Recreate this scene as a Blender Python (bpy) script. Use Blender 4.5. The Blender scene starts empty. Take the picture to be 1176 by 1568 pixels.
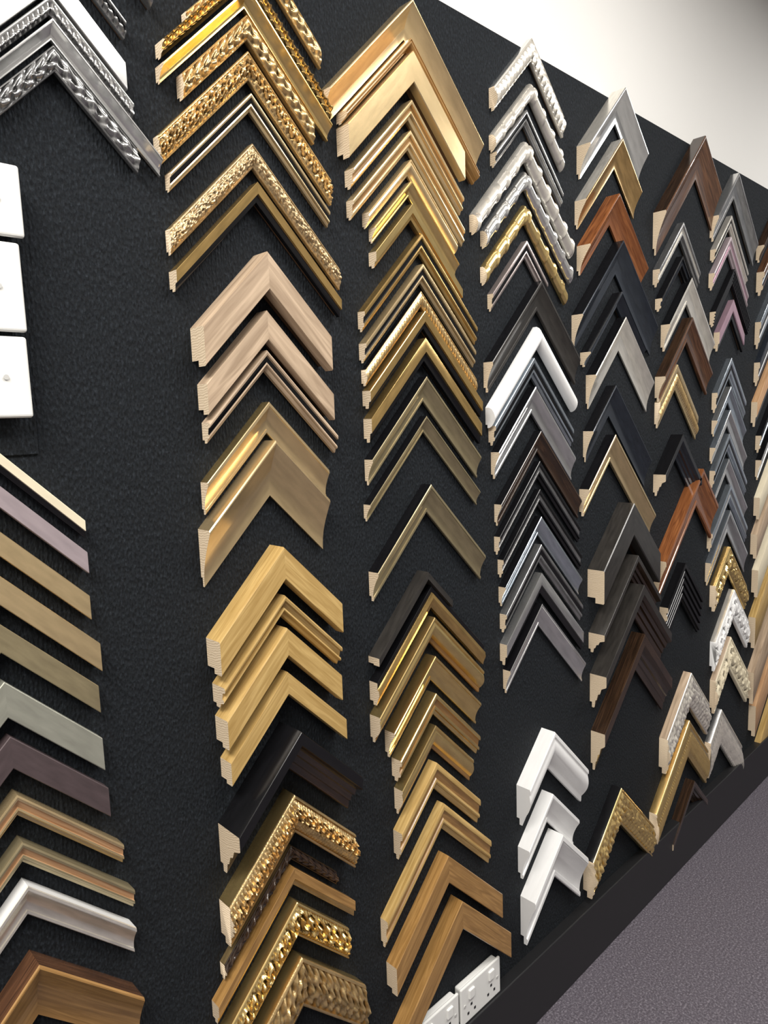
import bpy, math, random
from mathutils import Matrix, Vector, noise
random.seed(4)
# Corner samples as they hang on the wall. All lengths in mm, measured on the display panel:
# profile  main_finish second_finish relief  depth  x  z(apex)  width  left_arm  right_arm
T="""dome DS BK leaf 19 414 2045 16 103 60
step DS BK bead 19 370 2005 18 72 66
flat SV SV - 19 347 1974 32 106 84
step SV SV bead 19 347 1936 18 116 91
scoop SV BK - 19 347 1912 20 146 125
orn DS DS leaf 21 347 1885 28 121 93
orn AG G leaf 19 650 2109 30 127 100
step G G rope 24 616 2066 20 134 144
scoop BG BK - 24 616 2040 22 136 142
orn AG G leaf 24 616 2008 32 107 112
orn AG G baroque 21 616 1962 38 146 143
step CH BK - 17 616 1906 23 133 136
orn RG AG fine 19 616 1840 33 138 154
lip G BK - 21 616 1786 27 137 149
flat WL WL - 36 616 1688 53 111 112
flat WL WL - 27 616 1607 42 106 119
step WL BK - 22 616 1551 29 103 129
scoop CH BG - 20 616 1476 46 111 109
bscoop CH CH - 32 616 1419 83 120 98
flat OK OK - 38 616 1259 50 119 109
step OK OK - 35 616 1184 33 114 108
flat OK OK - 35 616 1133 44 113 104
flat OK OK - 30 616 1062 36 109 114
box DB BK - 58 616 973 74 120 120
orn AG BG scroll 46 616 860 66 127 123
orn DB AG leaf 20 616 766 25 133 91
lip MB G - 20 616 730 32 151 125
orn BG BG baroque 34 616 671 62 143 105
orn AG BG leaf 42 616 575 92 144 134
bscoop PG CH - 32 939 2136 54 189 185
ogee MB MB - 28 939 2078 18 152 178
flat PG PG - 30 939 2057 50 153 131
step PG MB - 24 939 1982 30 139 134
step PG MB - 19 939 1934 30 138 141
ogee PG PG - 19 939 1887 25 104 120
scoop BG PG - 19 939 1851 24 90 122
lip BG G - 19 939 1814 26 92 131
step G BK - 18 962 1768 33 145 152
step CH BK - 19 962 1716 32 145 145
orn AG BK bead 18 962 1670 27 142 153
lip G BK - 21 962 1634 30 141 161
lip G BK - 21 962 1587 40 141 157
scoop CD BK - 21 962 1519 44 142 153
scoop CD BK - 18 962 1448 29 148 152
scoop CD BK - 25 962 1323 52 142 157
flat DK BK - 28 944 1162 14 132 67
lipr G BK - 25 960 1132 42 148 154
ogee BG MB - 29 960 1072 50 150 145
scoop BG G - 27 960 996 50 115 134
step BG MB - 27 960 922 43 100 130
ogee BG MB - 24 960 857 50 96 112
step OK MB - 24 960 781 56 102 131
step OK MB - 20 982 686 56 165 148
flat MB MB - 28 982 578 58 154 174
flat MB MB - 32 1017 463 62 184 163
orn PL SV flute 21 1310 2202 44 127 119
dome PL CH bamboo 19 1310 2117 33 129 116
step DS BK - 17 1287 2058 28 103 136
dome PL PL bamboo 23 1287 1999 38 171 172
dome SV BK bamboo 19 1287 1941 34 138 173
dome BG AG bamboo 18 1287 1875 36 140 153
step RS BK - 15 1287 1803 34 118 77
scoop DK BK - 24 1327 1725 60 174 155
dome WH BL - 24 1327 1631 41 170 143
step BL BK - 19 1306 1564 40 140 157
scoop SV BK - 22 1306 1503 55 133 160
scoop DB BK - 19 1329 1408 45 147 169
step BK DS - 16 1329 1342 38 149 169
step BK DS - 16 1329 1280 38 138 175
scoop BL BK - 19 1329 1219 42 136 172
step DS BK - 19 1329 1156 40 133 176
lip SV BK - 19 1329 1091 46 134 179
scoop SV BK - 20 1329 1020 52 124 188
ogee WH WH - 40 1352 713 94 102 149
scoop WH WH - 32 1352 558 76 99 116
scoop WH WH - 42 1378 448 118 117 117
bscoop SV PL - 36 1662 2199 72 158 119
bscoop BZ PL - 30 1662 2087 62 166 100
bscoop RB RB - 36 1638 1957 66 133 151
bscoop BB BK - 30 1671 1856 76 188 190
scoop BB BK - 28 1671 1735 34 150 130
bscoop PL BK - 28 1691 1677 80 144 156
bscoop BB BK - 28 1644 1509 74 109 196
scoop CH BK - 28 1644 1388 66 126 225
flat DK DK - 46 1710 1210 84 152 153
box DB DK - 44 1739 1069 50 175 136
box DB DK - 46 1771 984 88 200 172
box DB DB - 40 1791 843 105 214 175
orn BG BK leaf 46 1688 436 104 147 195
bscoop BR DB - 36 2125 2202 110 240 122
step DS PL - 20 2030 1958 46 142 119
step BK BB - 20 2030 1868 34 126 140
scoop PL BK - 26 2079 1814 72 138 170
scoop BR DB - 30 2079 1704 68 169 150
bead CH AG bead 20 2016 1571 70 106 148
box BB BK - 36 2016 1374 60 107 138
scoop RB RB - 36 2167 1265 112 245 118
ribbed BK DS - 26 2076 990 115 114 132
orn PL WL leaf 40 2136 633 110 162 143
orn BG G bead 36 2136 477 120 220 151
box DB DB - 30 2170 265 60 150 110
scoop DS SV - 26 2406 2163 73 150 182
step PL BK - 18 2379 2034 37 116 153
step PU PK - 18 2379 1971 50 123 160
ribbed BK DS - 18 2413 1878 45 142 149
lip PK BK - 18 2413 1784 58 107 101
step BL BK - 18 2413 1602 62 110 136
scoop BL SV - 18 2413 1512 50 106 143
scoop SV BL - 18 2413 1437 50 116 157
step BL BK - 18 2413 1361 54 113 166
scoop SV BL - 18 2413 1280 50 126 176
step BL DS - 18 2439 1193 58 146 159
scoop SV BL - 18 2439 1107 74 154 167
orn BG G baroque 30 2439 984 86 113 163
orn WH PL baroque 30 2490 828 100 150 143
orn CR WL baroque 30 2471 666 115 123 175
orn PL DS flute 30 2408 425 125 90 200
scoop DB DB - 26 2771 2108 55 126 200
step BR BB - 26 2771 2012 78 115 200
step BL BK - 20 2810 1884 90 152 200
step BB BK - 20 2810 1745 80 149 200
lip OR BK - 20 2810 1624 85 163 200
step BK BL - 20 2841 1485 60 142 200
scoop SV BK - 20 2841 1390 71 134 200
flat CR CR - 20 2863 1282 78 160 200
flat WL WL - 22 2863 1172 88 180 200
flat CR CR - 22 2885 1035 100 178 200
flat OK OK - 25 2885 884 115 198 200
flat WL WL - 25 2914 702 120 225 200
flat OR OR - 25 2914 528 118 191 200
flat OK OK - 22 2963 333 100 230 66
lip CR BK - 19 225 1441 22 126 108
flat PU PK - 17 225 1401 27 126 108
flat CH CH - 17 225 1344 31 126 106
flat CH CH - 19 225 1288 37 126 113
flat CD CD - 17 225 1227 36 126 107
flat SG SG - 17 225 1156 44 126 106
flat PD PD - 17 225 1089 40 126 108
step CH OR - 21 225 1018 30 126 120
step CD OR - 22 225 958 30 126 129
scoop PL WH - 24 225 902 44 126 126
bscoop MB BR - 38 225 805 84 126 123"""
ROWS=[]
for l in T.split('\n'):
    r=l.split(); v=[float(q)/1000 for q in r[4:]]
    ROWS.append(r[:4]+[v[1],v[2],v[3],v[4],v[5],v[0]])

# ---------------- materials
def newmat(name):
    m=bpy.data.materials.new(name); m.use_nodes=True
    nt=m.node_tree; b=nt.nodes['Principled BSDF']; return m,nt,b
def N(nt,t,**kw):
    x=nt.nodes.new(t)
    for a,v in kw.items():
        if a in x.inputs: x.inputs[a].default_value=v
        else: setattr(x,a,v)
    return x
def ramp(nt,fac,stops):
    r=nt.nodes.new('ShaderNodeValToRGB'); e=r.color_ramp.elements
    e[0].position=stops[0][0]; e[0].color=(*stops[0][1],1)
    e[1].position=stops[-1][0]; e[1].color=(*stops[-1][1],1)
    for p,c in stops[1:-1]:
        q=e.new(p); q.color=(*c,1)
    nt.links.new(fac,r.inputs[0]); return r
def finish(name,col,rough=.35,metal=.8,var=.15,bump=.0,ns=40,coat=0,relief=True):
    m,nt,b=newmat(name)
    tc=nt.nodes.new('ShaderNodeTexCoord')
    mp=nt.nodes.new('ShaderNodeMapping'); mp.inputs['Scale'].default_value=(12,60,1)
    nt.links.new(tc.outputs['UV'],mp.inputs[0])
    no=N(nt,'ShaderNodeTexNoise',Scale=ns/20,Detail=5.0)
    nt.links.new(mp.outputs[0],no.inputs['Vector'])
    a=tuple(c*(1-var) for c in col); z=tuple(min(1,c*(1+var)) for c in col)
    r=ramp(nt,no.outputs['Fac'],[(.3,a),(.7,z)])
    # base colour is multiplied darker in the recesses of the carved relief
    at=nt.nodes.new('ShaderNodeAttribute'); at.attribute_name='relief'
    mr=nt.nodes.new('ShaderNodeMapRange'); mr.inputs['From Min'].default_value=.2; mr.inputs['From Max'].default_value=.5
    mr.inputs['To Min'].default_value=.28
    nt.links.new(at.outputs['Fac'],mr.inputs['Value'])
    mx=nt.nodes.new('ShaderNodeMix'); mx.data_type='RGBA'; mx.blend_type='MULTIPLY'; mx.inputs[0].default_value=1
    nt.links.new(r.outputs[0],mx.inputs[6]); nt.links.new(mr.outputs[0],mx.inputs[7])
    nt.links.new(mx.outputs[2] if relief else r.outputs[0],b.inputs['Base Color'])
    b.inputs['Metallic'].default_value=metal; b.inputs['Roughness'].default_value=rough
    b.inputs['Coat Weight'].default_value=coat
    if bump:
        n2=N(nt,'ShaderNodeTexNoise',Scale=350.0,Detail=3.0)
        nt.links.new(tc.outputs['Object'],n2.inputs['Vector'])
        bp=N(nt,'ShaderNodeBump',Strength=bump,Distance=.002)
        nt.links.new(n2.outputs['Fac'],bp.inputs['Height']); nt.links.new(bp.outputs[0],b.inputs['Normal'])
    return m
def wood(name,c1,c2,rough=.5,coat=0,sc=1):
    m,nt,b=newmat(name)
    tc=nt.nodes.new('ShaderNodeTexCoord')
    mp=nt.nodes.new('ShaderNodeMapping'); mp.inputs['Scale'].default_value=(9*sc,140*sc,1)
    nt.links.new(tc.outputs['UV'],mp.inputs[0])
    no=N(nt,'ShaderNodeTexNoise',Scale=1.0,Detail=6.0,Distortion=1.2)
    nt.links.new(mp.outputs[0],no.inputs['Vector'])
    r=ramp(nt,no.outputs['Fac'],[(.32,c1),(.52,tuple((x+y)/2 for x,y in zip(c1,c2))),(.66,c2)])
    nt.links.new(r.outputs[0],b.inputs['Base Color'])
    b.inputs['Roughness'].default_value=rough; b.inputs['Coat Weight'].default_value=coat
    bp=N(nt,'ShaderNodeBump',Strength=.15,Distance=.001)
    nt.links.new(no.outputs['Fac'],bp.inputs['Height']); nt.links.new(bp.outputs[0],b.inputs['Normal'])
    return m
M={
'G':finish('gold_leaf',(.70,.47,.18),.24,.9,.2),
'BG':finish('bright_gold',(.90,.65,.28),.22,.92,.15),
'PG':finish('pale_gold',(.90,.68,.37),.26,.78,.12),
'CH':finish('champagne_gold',(.72,.55,.31),.27,.8,.12),
'CD':finish('dull_champagne',(.42,.35,.21),.3,.7,.15),
'SG':finish('sage_silver',(.38,.38,.32),.38,.5,.12),
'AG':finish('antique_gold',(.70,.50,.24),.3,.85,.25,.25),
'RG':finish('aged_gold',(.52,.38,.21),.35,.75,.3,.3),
'RS':finish('rose_silver',(.48,.41,.39),.3,.75,.15),
'SV':finish('silver_leaf',(.78,.78,.77),.2,.9,.12),
'DS':finish('dark_silver',(.38,.38,.38),.26,.85,.25,.1),
'BL':finish('blue_silver',(.55,.61,.67),.2,.9,.15),
'PL':finish('pearl_silver',(.84,.80,.72),.25,.7,.15),
'BK':finish('black_lacquer',(.006,.006,.007),.2,0,.2),
'BB':finish('blue_black_lacquer',(.026,.032,.043),.2,.3,.2,0,40,.3),
'DK':finish('charcoal_wood',(.032,.029,.026),.28,0,.3,0,40,.15),
'DB':wood('dark_walnut',(.018,.010,.006),(.055,.029,.016),.2,.4),
'BR':wood('brown_mahogany',(.055,.026,.015),(.15,.07,.035),.24,.5),
'RB':wood('red_burl',(.14,.045,.015),(.32,.12,.04),.18,.6),
'MB':wood('honey_wood',(.25,.13,.037),(.43,.24,.08),.3,.35),
'OK':wood('golden_oak',(.40,.25,.08),(.60,.41,.16),.34,.2),
'WL':wood('washed_wood',(.33,.235,.155),(.57,.43,.30),.42,0,.6),
'CR':finish('cream_paint',(.76,.68,.5),.45,.0,.06),
'WH':finish('white_paint',(.88,.88,.87),.28,.0,.03),
'PU':finish('lilac_silver',(.42,.35,.37),.4,.4,.1),
'PD':finish('plum_stain',(.085,.062,.065),.4,.2,.2),
'PK':finish('pink_silver',(.58,.38,.46),.3,.6,.1),
'BZ':finish('bronze_finish',(.46,.30,.13),.24,.75,.25),
'OR':wood('orange_wood',(.46,.25,.12),(.64,.40,.22),.42),
}
NM={'G':'gold','BG':'bright_gold','PG':'pale_gold','CH':'champagne','CD':'dull_champagne','SG':'sage','AG':'antique_gold','RG':'aged_gold','RS':'rose_silver','SV':'silver','DS':'dark_silver','BL':'blue_silver','PL':'pearl','BK':'black','BB':'blue_black','DK':'charcoal','DB':'dark_walnut','BR':'mahogany','RB':'burl_wood','MB':'honey_wood','OK':'oak','WL':'washed_wood','CR':'cream','WH':'white','PU':'lilac','PD':'plum','PK':'pink','BZ':'bronze','OR':'orange_wood'}
m,nt,b=newmat('raw_end_grain')
tc=nt.nodes.new('ShaderNodeTexCoord')
wv=N(nt,'ShaderNodeTexWave',Scale=90.0,Distortion=6.0,Detail=2.0); wv.wave_type='RINGS'
nt.links.new(tc.outputs['Object'],wv.inputs['Vector'])
r=ramp(nt,wv.outputs['Fac'],[(0,(.60,.46,.30)),(1,(.84,.70,.52))])
nt.links.new(r.outputs[0],b.inputs['Base Color']); b.inputs['Roughness'].default_value=.8
ENDM=m
RAB=wood('rabbet_wood',(.07,.04,.022),(.13,.075,.04),.7)
# ---------------- profiles
def arc(f_,a,b_,n_): return [(a+(b_-a)*i/n_, f_(i/n_)) for i in range(n_+1)]
def prof0(st):
    if st=='flat': return [(0,0),(0,.95),(.03,1),(.97,1),(1,.95),(1,0)],'AAAAA'
    if st=='scoop':
        p=[(0,0),(0,.95),(.03,1),(.13,1),(.15,.93)]+arc(lambda t:.93-.55*math.sin(t*math.pi/2)**.9,.17,.86,8)+[(.88,.45),(.97,.45),(1,.41),(1,0)]
        return p,'B'+'A'*(len(p)-2)
    if st=='bscoop':
        p=[(0,0),(0,.95),(.03,1),(.06,1)]+arc(lambda t:.97-.72*math.sin(t*math.pi/2),.08,.95,12)+[(1,.25),(1,0)]
        return p,'B'+'A'*(len(p)-2)
    if st=='lip': return [(0,0),(0,.97),(.04,1),(.60,.97),(.62,.8),(.66,.76),(.95,.70),(1,.66),(1,0)],'AAAABBBB'
    if st=='lipr': return [(0,0),(0,.8),(.04,.84),(.3,.8),(.34,.95),(.55,1),(.8,.8),(1,.7),(1,0)],'BBBAAAAA'
    if st=='step': return [(0,0),(0,.92),(.03,.97),(.12,1),(.24,.97),(.27,.8),(.5,.74),(.56,.72),(.6,.84),(.7,.86),(.76,.8),(.79,.62),(.96,.55),(1,.5),(1,0)],'AAAAABBBAAAAAA'
    if st=='ogee':
        p=[(0,0),(0,.9),(.04,.95),(.12,.95),(.14,.88)]+arc(lambda t:.88+.12*math.sin(t*math.pi)-.4*t*t,.18,.8,9)+[(.82,.44),(.96,.42),(1,.38),(1,0)]
        return p,'AAA'+'A'*(len(p)-8)+'BBBB'
    if st=='dome':
        p=[(0,0)]+arc(lambda t:.4+.6*math.sin(t*math.pi)**.6,0,1,12)+[(1,0)]
        return p,'A'*(len(p)-1)
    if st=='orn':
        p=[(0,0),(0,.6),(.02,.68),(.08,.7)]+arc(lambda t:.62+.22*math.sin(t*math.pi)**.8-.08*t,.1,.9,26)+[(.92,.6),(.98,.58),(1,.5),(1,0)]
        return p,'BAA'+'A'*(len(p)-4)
    if st=='bead':
        p=[(0,0),(0,.8),(.03,.85),(.3,.8)]+arc(lambda t:.6+.25*math.sin(t*math.pi),.34,.75,8)+[(.8,.5),(1,.45),(1,0)]
        return p,'AAA'+'B'*9+'AAA'
    if st=='ribbed':
        p=[(0,0),(0,.95)]
        for i in range(5): p+=[(.02+i*.2,1-.08*i),(.13+i*.2,1-.08*i),(.14+i*.2,.8-.08*i),(.2+i*.2,.8-.08*i)]
        p[-1]=(1,.45); p+=[(1,0)]
        return p,'A'*(len(p)-1)
    if st=='box':
        p=[(0,0),(0,.97),(.02,1),(.3,1),(.33,.95),(.4,.7),(.55,.62),(.58,.5),(.75,.42),(.78,.34),(.97,.3),(1,.26),(1,0)]
        return p,'B'*3+'A'*9
def prof(st):
    p,ms=prof0(st)
    ms=(ms+'A'*len(p))[:len(p)-1]
    t=p[-2][1]
    # sight edge above, rabbet (where the glass sits) cut out below it
    p=p[:-1]+[(1,t*.5),(.84,t*.5),(.84,0)]
    return p,ms+'RR'
def win(w,a=.08,b=.92):
    t=(w-a)/(b-a)
    return math.sin(math.pi*t)**.5 if 0<t<1 else 0
def scroll(s,wm,Wm,P):
    i=math.floor(s/P); u=s-(i+.5)*P; v=wm-Wm*.5
    sg=1 if i%2 else -1
    r=math.hypot(u,v)/(P*.5); th=math.atan2(v*sg,u)
    q=math.cos(th-7.5*r)
    if r>1.15: q=math.cos(s*900+wm*500)*.5
    return q
def disp(kd,s,w,h,W):
    s=abs(s)*1.414; Wm=W*.707; wm=w*Wm
    if kd=='leaf':
        q=noise.noise((s*160,wm*160,1.7)); c=math.cos(s*330+9*abs(w-.5))*math.cos((w-.5)*9)
        return win(w)*(.14*q+.15*c)
    if kd=='fine':
        return win(w)*.2*noise.noise((s*420,wm*420,1.7))
    if kd=='scroll': return win(w)*.13*scroll(s,wm,Wm*.9,.014)+win(w)*.05*noise.noise((s*500,wm*500,2))
    if kd=='baroque': return win(w)*(.17*scroll(s,wm,Wm,max(.012,Wm*.55))+.08*noise.noise((s*300,wm*300,2)))
    if kd=='flute': return win(w,.2,.98)*.2*math.sin(s*420+w*3)
    if kd=='rope': return (.16*math.sin(s*500+w*14)) if .05<w<.26 or .58<w<.78 else 0
    if kd=='bead': return (.2*(abs(math.sin(s*380))-.5)) if .3<w<.8 else 0
    if kd=='bamboo':
        q=(s+.012)%.045-.022
        return .25*math.exp(-(q/.0025)**2)-.05
    return 0
def sample(row):
    st,A,B,kd,x,z,W,Ll,Lr,h=row
    p,ms=prof(st)
    if kd=='-': ss=[-Ll,0,Lr]
    else:
        step=.0013 if kd in('leaf','baroque','fine','scroll','bead') else .0022
        nl=max(2,int(Ll/step)); nr=max(2,int(Lr/step))
        ss=[-Ll+Ll*i/nl for i in range(nl)]+[Lr*i/nr for i in range(nr+1)]
    vs=[];fs=[];mi=[];uv=[];rel=[]
    L=[0]
    for i in range(1,len(p)):
        L.append(L[-1]+math.hypot((p[i][0]-p[i-1][0])*W*.7,(p[i][1]-p[i-1][1])*h))
    ox=random.random()*3
    m_=len(p)
    for s in ss:
        for j,(w,q) in enumerate(p):
            hh=q*h; d=0
            if q>0 and kd!='-' and j<m_-3:
                d=disp(kd,s,w,h,W); hh+=d*h
                if kd=='bamboo': d=0
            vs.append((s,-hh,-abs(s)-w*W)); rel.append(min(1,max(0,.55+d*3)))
    for i in range(len(ss)-1):
        for j in range(m_-1):
            fs.append((i*m_+j,i*m_+j+1,(i+1)*m_+j+1,(i+1)*m_+j))
            mi.append({'A':0,'B':1,'R':3}[ms[j]])
            u0,u1=ss[i]*1.414+ox,ss[i+1]*1.414+ox
            if ss[i]>=0: u0+=5;u1+=5
            uv+=[(u0,L[j]),(u0,L[j+1]),(u1,L[j+1]),(u1,L[j])]
        fs.append((i*m_+m_-1,i*m_,(i+1)*m_,(i+1)*m_+m_-1)); mi.append(2); uv+=[(0,0)]*4
    fs.append(tuple(range(m_-1,-1,-1))); mi.append(2); uv+=[(0,0)]*m_
    o=(len(ss)-1)*m_
    fs.append(tuple(o+j for j in range(m_))); mi.append(2); uv+=[(0,0)]*m_
    pre='ornate_' if st=='orn' else ('bamboo_' if kd=='bamboo' else '')
    nm=pre+NM[A]+'_frame_corner_sample'
    me=bpy.data.meshes.new(nm); me.from_pydata(vs,[],fs)
    for q in (M[A],M[B],ENDM if A!='WH' else M['WH'],RAB if A!='WH' else M['WH']): me.materials.append(q)
    me.polygons.foreach_set('material_index',mi)
    ul=me.uv_layers.new(name='UVMap')
    for i,c in enumerate(uv): ul.data[i].uv=c
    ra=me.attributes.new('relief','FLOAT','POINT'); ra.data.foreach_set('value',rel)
    me.polygons.foreach_set('use_smooth',[True]*len(fs))
    me.update()
    me.set_sharp_from_angle(angle=math.radians(32 if kd=='-' else 60))
    ob=bpy.data.objects.new(nm,me); ob.location=(x,0,z)
    bpy.context.collection.objects.link(ob)
    return ob
for r_ in ROWS: sample(r_)

# ---------------- room
def box(name,x0,x1,y0,y1,z0,z1,mat,bev=0):
    vs=[(x,y,z) for x in (x0,x1) for y in (y0,y1) for z in (z0,z1)]
    fs=[(0,1,3,2),(4,6,7,5),(0,4,5,1),(2,3,7,6),(0,2,6,4),(1,5,7,3)]
    me=bpy.data.meshes.new(name); me.from_pydata(vs,[],fs); me.materials.append(mat)
    ob=bpy.data.objects.new(name,me); bpy.context.collection.objects.link(ob)
    if bev:
        b_=ob.modifiers.new('b','BEVEL'); b_.width=bev; b_.segments=3
    return ob
m,nt,b=newmat('black_loop_carpet')
tc=nt.nodes.new('ShaderNodeTexCoord')
mp=nt.nodes.new('ShaderNodeMapping'); mp.inputs['Scale'].default_value=(1,1,.45)
nt.links.new(tc.outputs['Object'],mp.inputs[0])
vo=N(nt,'ShaderNodeTexVoronoi',Scale=330.0); nt.links.new(mp.outputs[0],vo.inputs['Vector'])
no=N(nt,'ShaderNodeTexNoise',Scale=300.0,Detail=6.0,Roughness=.75); nt.links.new(mp.outputs[0],no.inputs['Vector'])
wv=N(nt,'ShaderNodeTexWave',Scale=60.0,Distortion=3.0,Detail=2.0); wv.bands_direction='X'
nt.links.new(tc.outputs['Object'],wv.inputs['Vector'])
ad=nt.nodes.new('ShaderNodeMath'); ad.operation='ADD'
nt.links.new(no.outputs['Fac'],ad.inputs[0]); nt.links.new(vo.outputs['Distance'],ad.inputs[1])
ad2=nt.nodes.new('ShaderNodeMath'); ad2.operation='MULTIPLY_ADD'; ad2.inputs[1].default_value=.3
nt.links.new(wv.outputs['Fac'],ad2.inputs[0]); nt.links.new(ad.outputs[0],ad2.inputs[2])
r=ramp(nt,no.outputs['Fac'],[(.40,(.006,.0075,.0095)),(.55,(.012,.0155,.020)),(.70,(.036,.044,.055))])
nt.links.new(r.outputs[0],b.inputs['Base Color']); b.inputs['Roughness'].default_value=.9
b.inputs['Specular IOR Level'].default_value=.25
bp=N(nt,'ShaderNodeBump',Strength=.8,Distance=.003); nt.links.new(ad2.outputs[0],bp.inputs['Height']); nt.links.new(bp.outputs[0],b.inputs['Normal'])
CARP=m
WALL=finish('warm_white_wall_paint',(.78,.77,.74),.8,0,.02,relief=False)
CEIL=finish('ceiling_paint',(.8,.8,.78),.9,0,.01,relief=False)
SHOP=finish('grey_wall_paint',(.42,.41,.40),.8,0,.03,relief=False)
m,nt,b=newmat('purple_grey_speckled_vinyl')
tc=nt.nodes.new('ShaderNodeTexCoord')
no=N(nt,'ShaderNodeTexNoise',Scale=200.0,Detail=5.0,Roughness=.75); nt.links.new(tc.outputs['Object'],no.inputs['Vector'])
r=ramp(nt,no.outputs['Fac'],[(.35,(.04,.033,.043)),(.52,(.095,.083,.102)),(.66,(.25,.23,.26))])
nt.links.new(r.outputs[0],b.inputs['Base Color']); b.inputs['Roughness'].default_value=.7
FLM=m
TOP=2.183; BB=.166
box('wall_back',-1.6,6.5,.02,.12,0,2.85,WALL)
box('wall_front',-1.6,6.5,-3.1,-3.0,0,2.85,SHOP)
box('wall_left',-1.7,-1.6,-3.1,.12,0,2.85,SHOP)
box('display_panel_black_carpet',-1.6,6.0,0,.0195,BB,TOP,CARP)
box('floor',-1.7,6.5,-3.1,.12,-.06,0,FLM)
box('ceiling',-1.7,6.5,-3.1,.12,2.85,2.9,CEIL)
BKP=finish('black_satin_board',(.012,.012,.013),.4,0,.2,relief=False)
box('baseboard_back',-1.6,6.5,-.027,.0195,0,BB,BKP,.003)
box('carpet_patch',-.6,.292,-.003,0,1.417,1.725,CARP,.001)
WP=finish('white_plastic',(.82,.82,.79),.35,0,.02,relief=False)
GR=finish('grey_screw',(.6,.6,.58),.4,.2,.1,relief=False)
def plate(name,x0,x1,z0,z1,th,y=0,kind='socket'):
    e=bpy.data.objects.new(name,None); e.location=((x0+x1)/2,y,(z0+z1)/2); bpy.context.collection.objects.link(e)
    w=(x1-x0)/2;hh=(z1-z0)/2
    def part(nm,*a,mat=WP,bev=.004):
        o=box(nm,*a,mat,bev); o.parent=e; return o
    part('back_box',-w+.004,w-.004,-th*.75,0,-hh+.004,hh-.004)
    part('face_plate',-w,w,-th,-th*.7,-hh,hh,bev=.0035)
    if kind=='socket':
        for i,c in enumerate((-w/2,w/2)):
            part('rocker_%d'%(i+1),c-.009,c+.009,-th-.004,-th+.002,.008,.03,bev=.002)
            for j,(a_,b_) in enumerate([(-.011,-.022),(.011,-.022),(0,-.006)]):
                part('socket_hole_%d_%d'%(i+1,j+1),c+a_-.003,c+a_+.003,-th-.0006,-th+.001,b_-.004,b_+.002,mat=BKP,bev=.0005)
    for i,c in enumerate((-w+.012,w-.012) if kind=='socket' else (w-.026,)):
        bpy.ops.mesh.primitive_cylinder_add(vertices=20,radius=.003,depth=.002,rotation=(math.pi/2,0,0),location=(c,-th-.0005,0))
        o=bpy.context.object; o.name='plate_screw_%d'%(i+1); o.data.materials.append(GR); o.parent=e
for x1,z0,z1 in [(.292,1.660,1.738),(.285,1.556,1.654),(.283,1.460,1.551)]:
    plate('blank_wall_plate',x1-.147,x1,z0,z1,.024,y=-.003 if z1<1.7 else -.0031,kind='blank')
plate('power_socket',.888,1.010,.1675,.254,.022)
plate('power_socket',1.016,1.152,.1675,.254,.022)

# ---------------- lights
def area(name,loc,rot,sx,sy,e,col=(1,1,1)):
    l=bpy.data.lights.new(name,'AREA'); l.shape='RECTANGLE'; l.size=sx; l.size_y=sy; l.energy=e; l.color=col
    o=bpy.data.objects.new(name,l); o.location=loc; o.rotation_euler=rot; bpy.context.collection.objects.link(o)
area('ceiling_light_panel',(-.7,-1.0,2.8),(0,0,0),.7,1.4,76,(1,.965,.91))
area('ceiling_light_panel',(1.2,-1.1,2.8),(0,0,0),1.2,.6,46,(1,.965,.92))
area('ceiling_light_panel',(3.6,-1.2,2.8),(0,0,0),1.2,.6,44,(1,.975,.94))
w=bpy.data.worlds.new('room_ambience'); bpy.context.scene.world=w; w.use_nodes=True
w.node_tree.nodes['Background'].inputs[0].default_value=(.97,.97,1,1)
w.node_tree.nodes['Background'].inputs[1].default_value=.3
# ---------------- camera: 0.9 m from the panel, hand-held, turned right and rolled
def norm(a):
    l=math.sqrt(sum(c*c for c in a)); return tuple(c/l for c in a)
f=1415.0
dx=norm((1482,-235,f)); dd=norm((372,10866,f))
n=(dx[1]*dd[2]-dx[2]*dd[1], dx[2]*dd[0]-dx[0]*dd[2], dx[0]*dd[1]-dx[1]*dd[0])
cd=bpy.data.cameras.new('camera'); cam=bpy.data.objects.new('camera',cd)
bpy.context.collection.objects.link(cam); bpy.context.scene.camera=cam
cd.sensor_fit='VERTICAL'; cd.sensor_height=36; cd.lens=f/2048*36; cd.clip_start=.01
R=Vector((dx[0],n[0],-dd[0])); U=-Vector((dx[1],n[1],-dd[1])); Bk=-Vector((dx[2],n[2],-dd[2]))
mt=Matrix((R,U,Bk)).transposed().to_4x4(); mt.translation=Vector((0,-.9,1.4436)); cam.matrix_world=mt
bpy.context.scene.view_settings.view_transform='Standard'
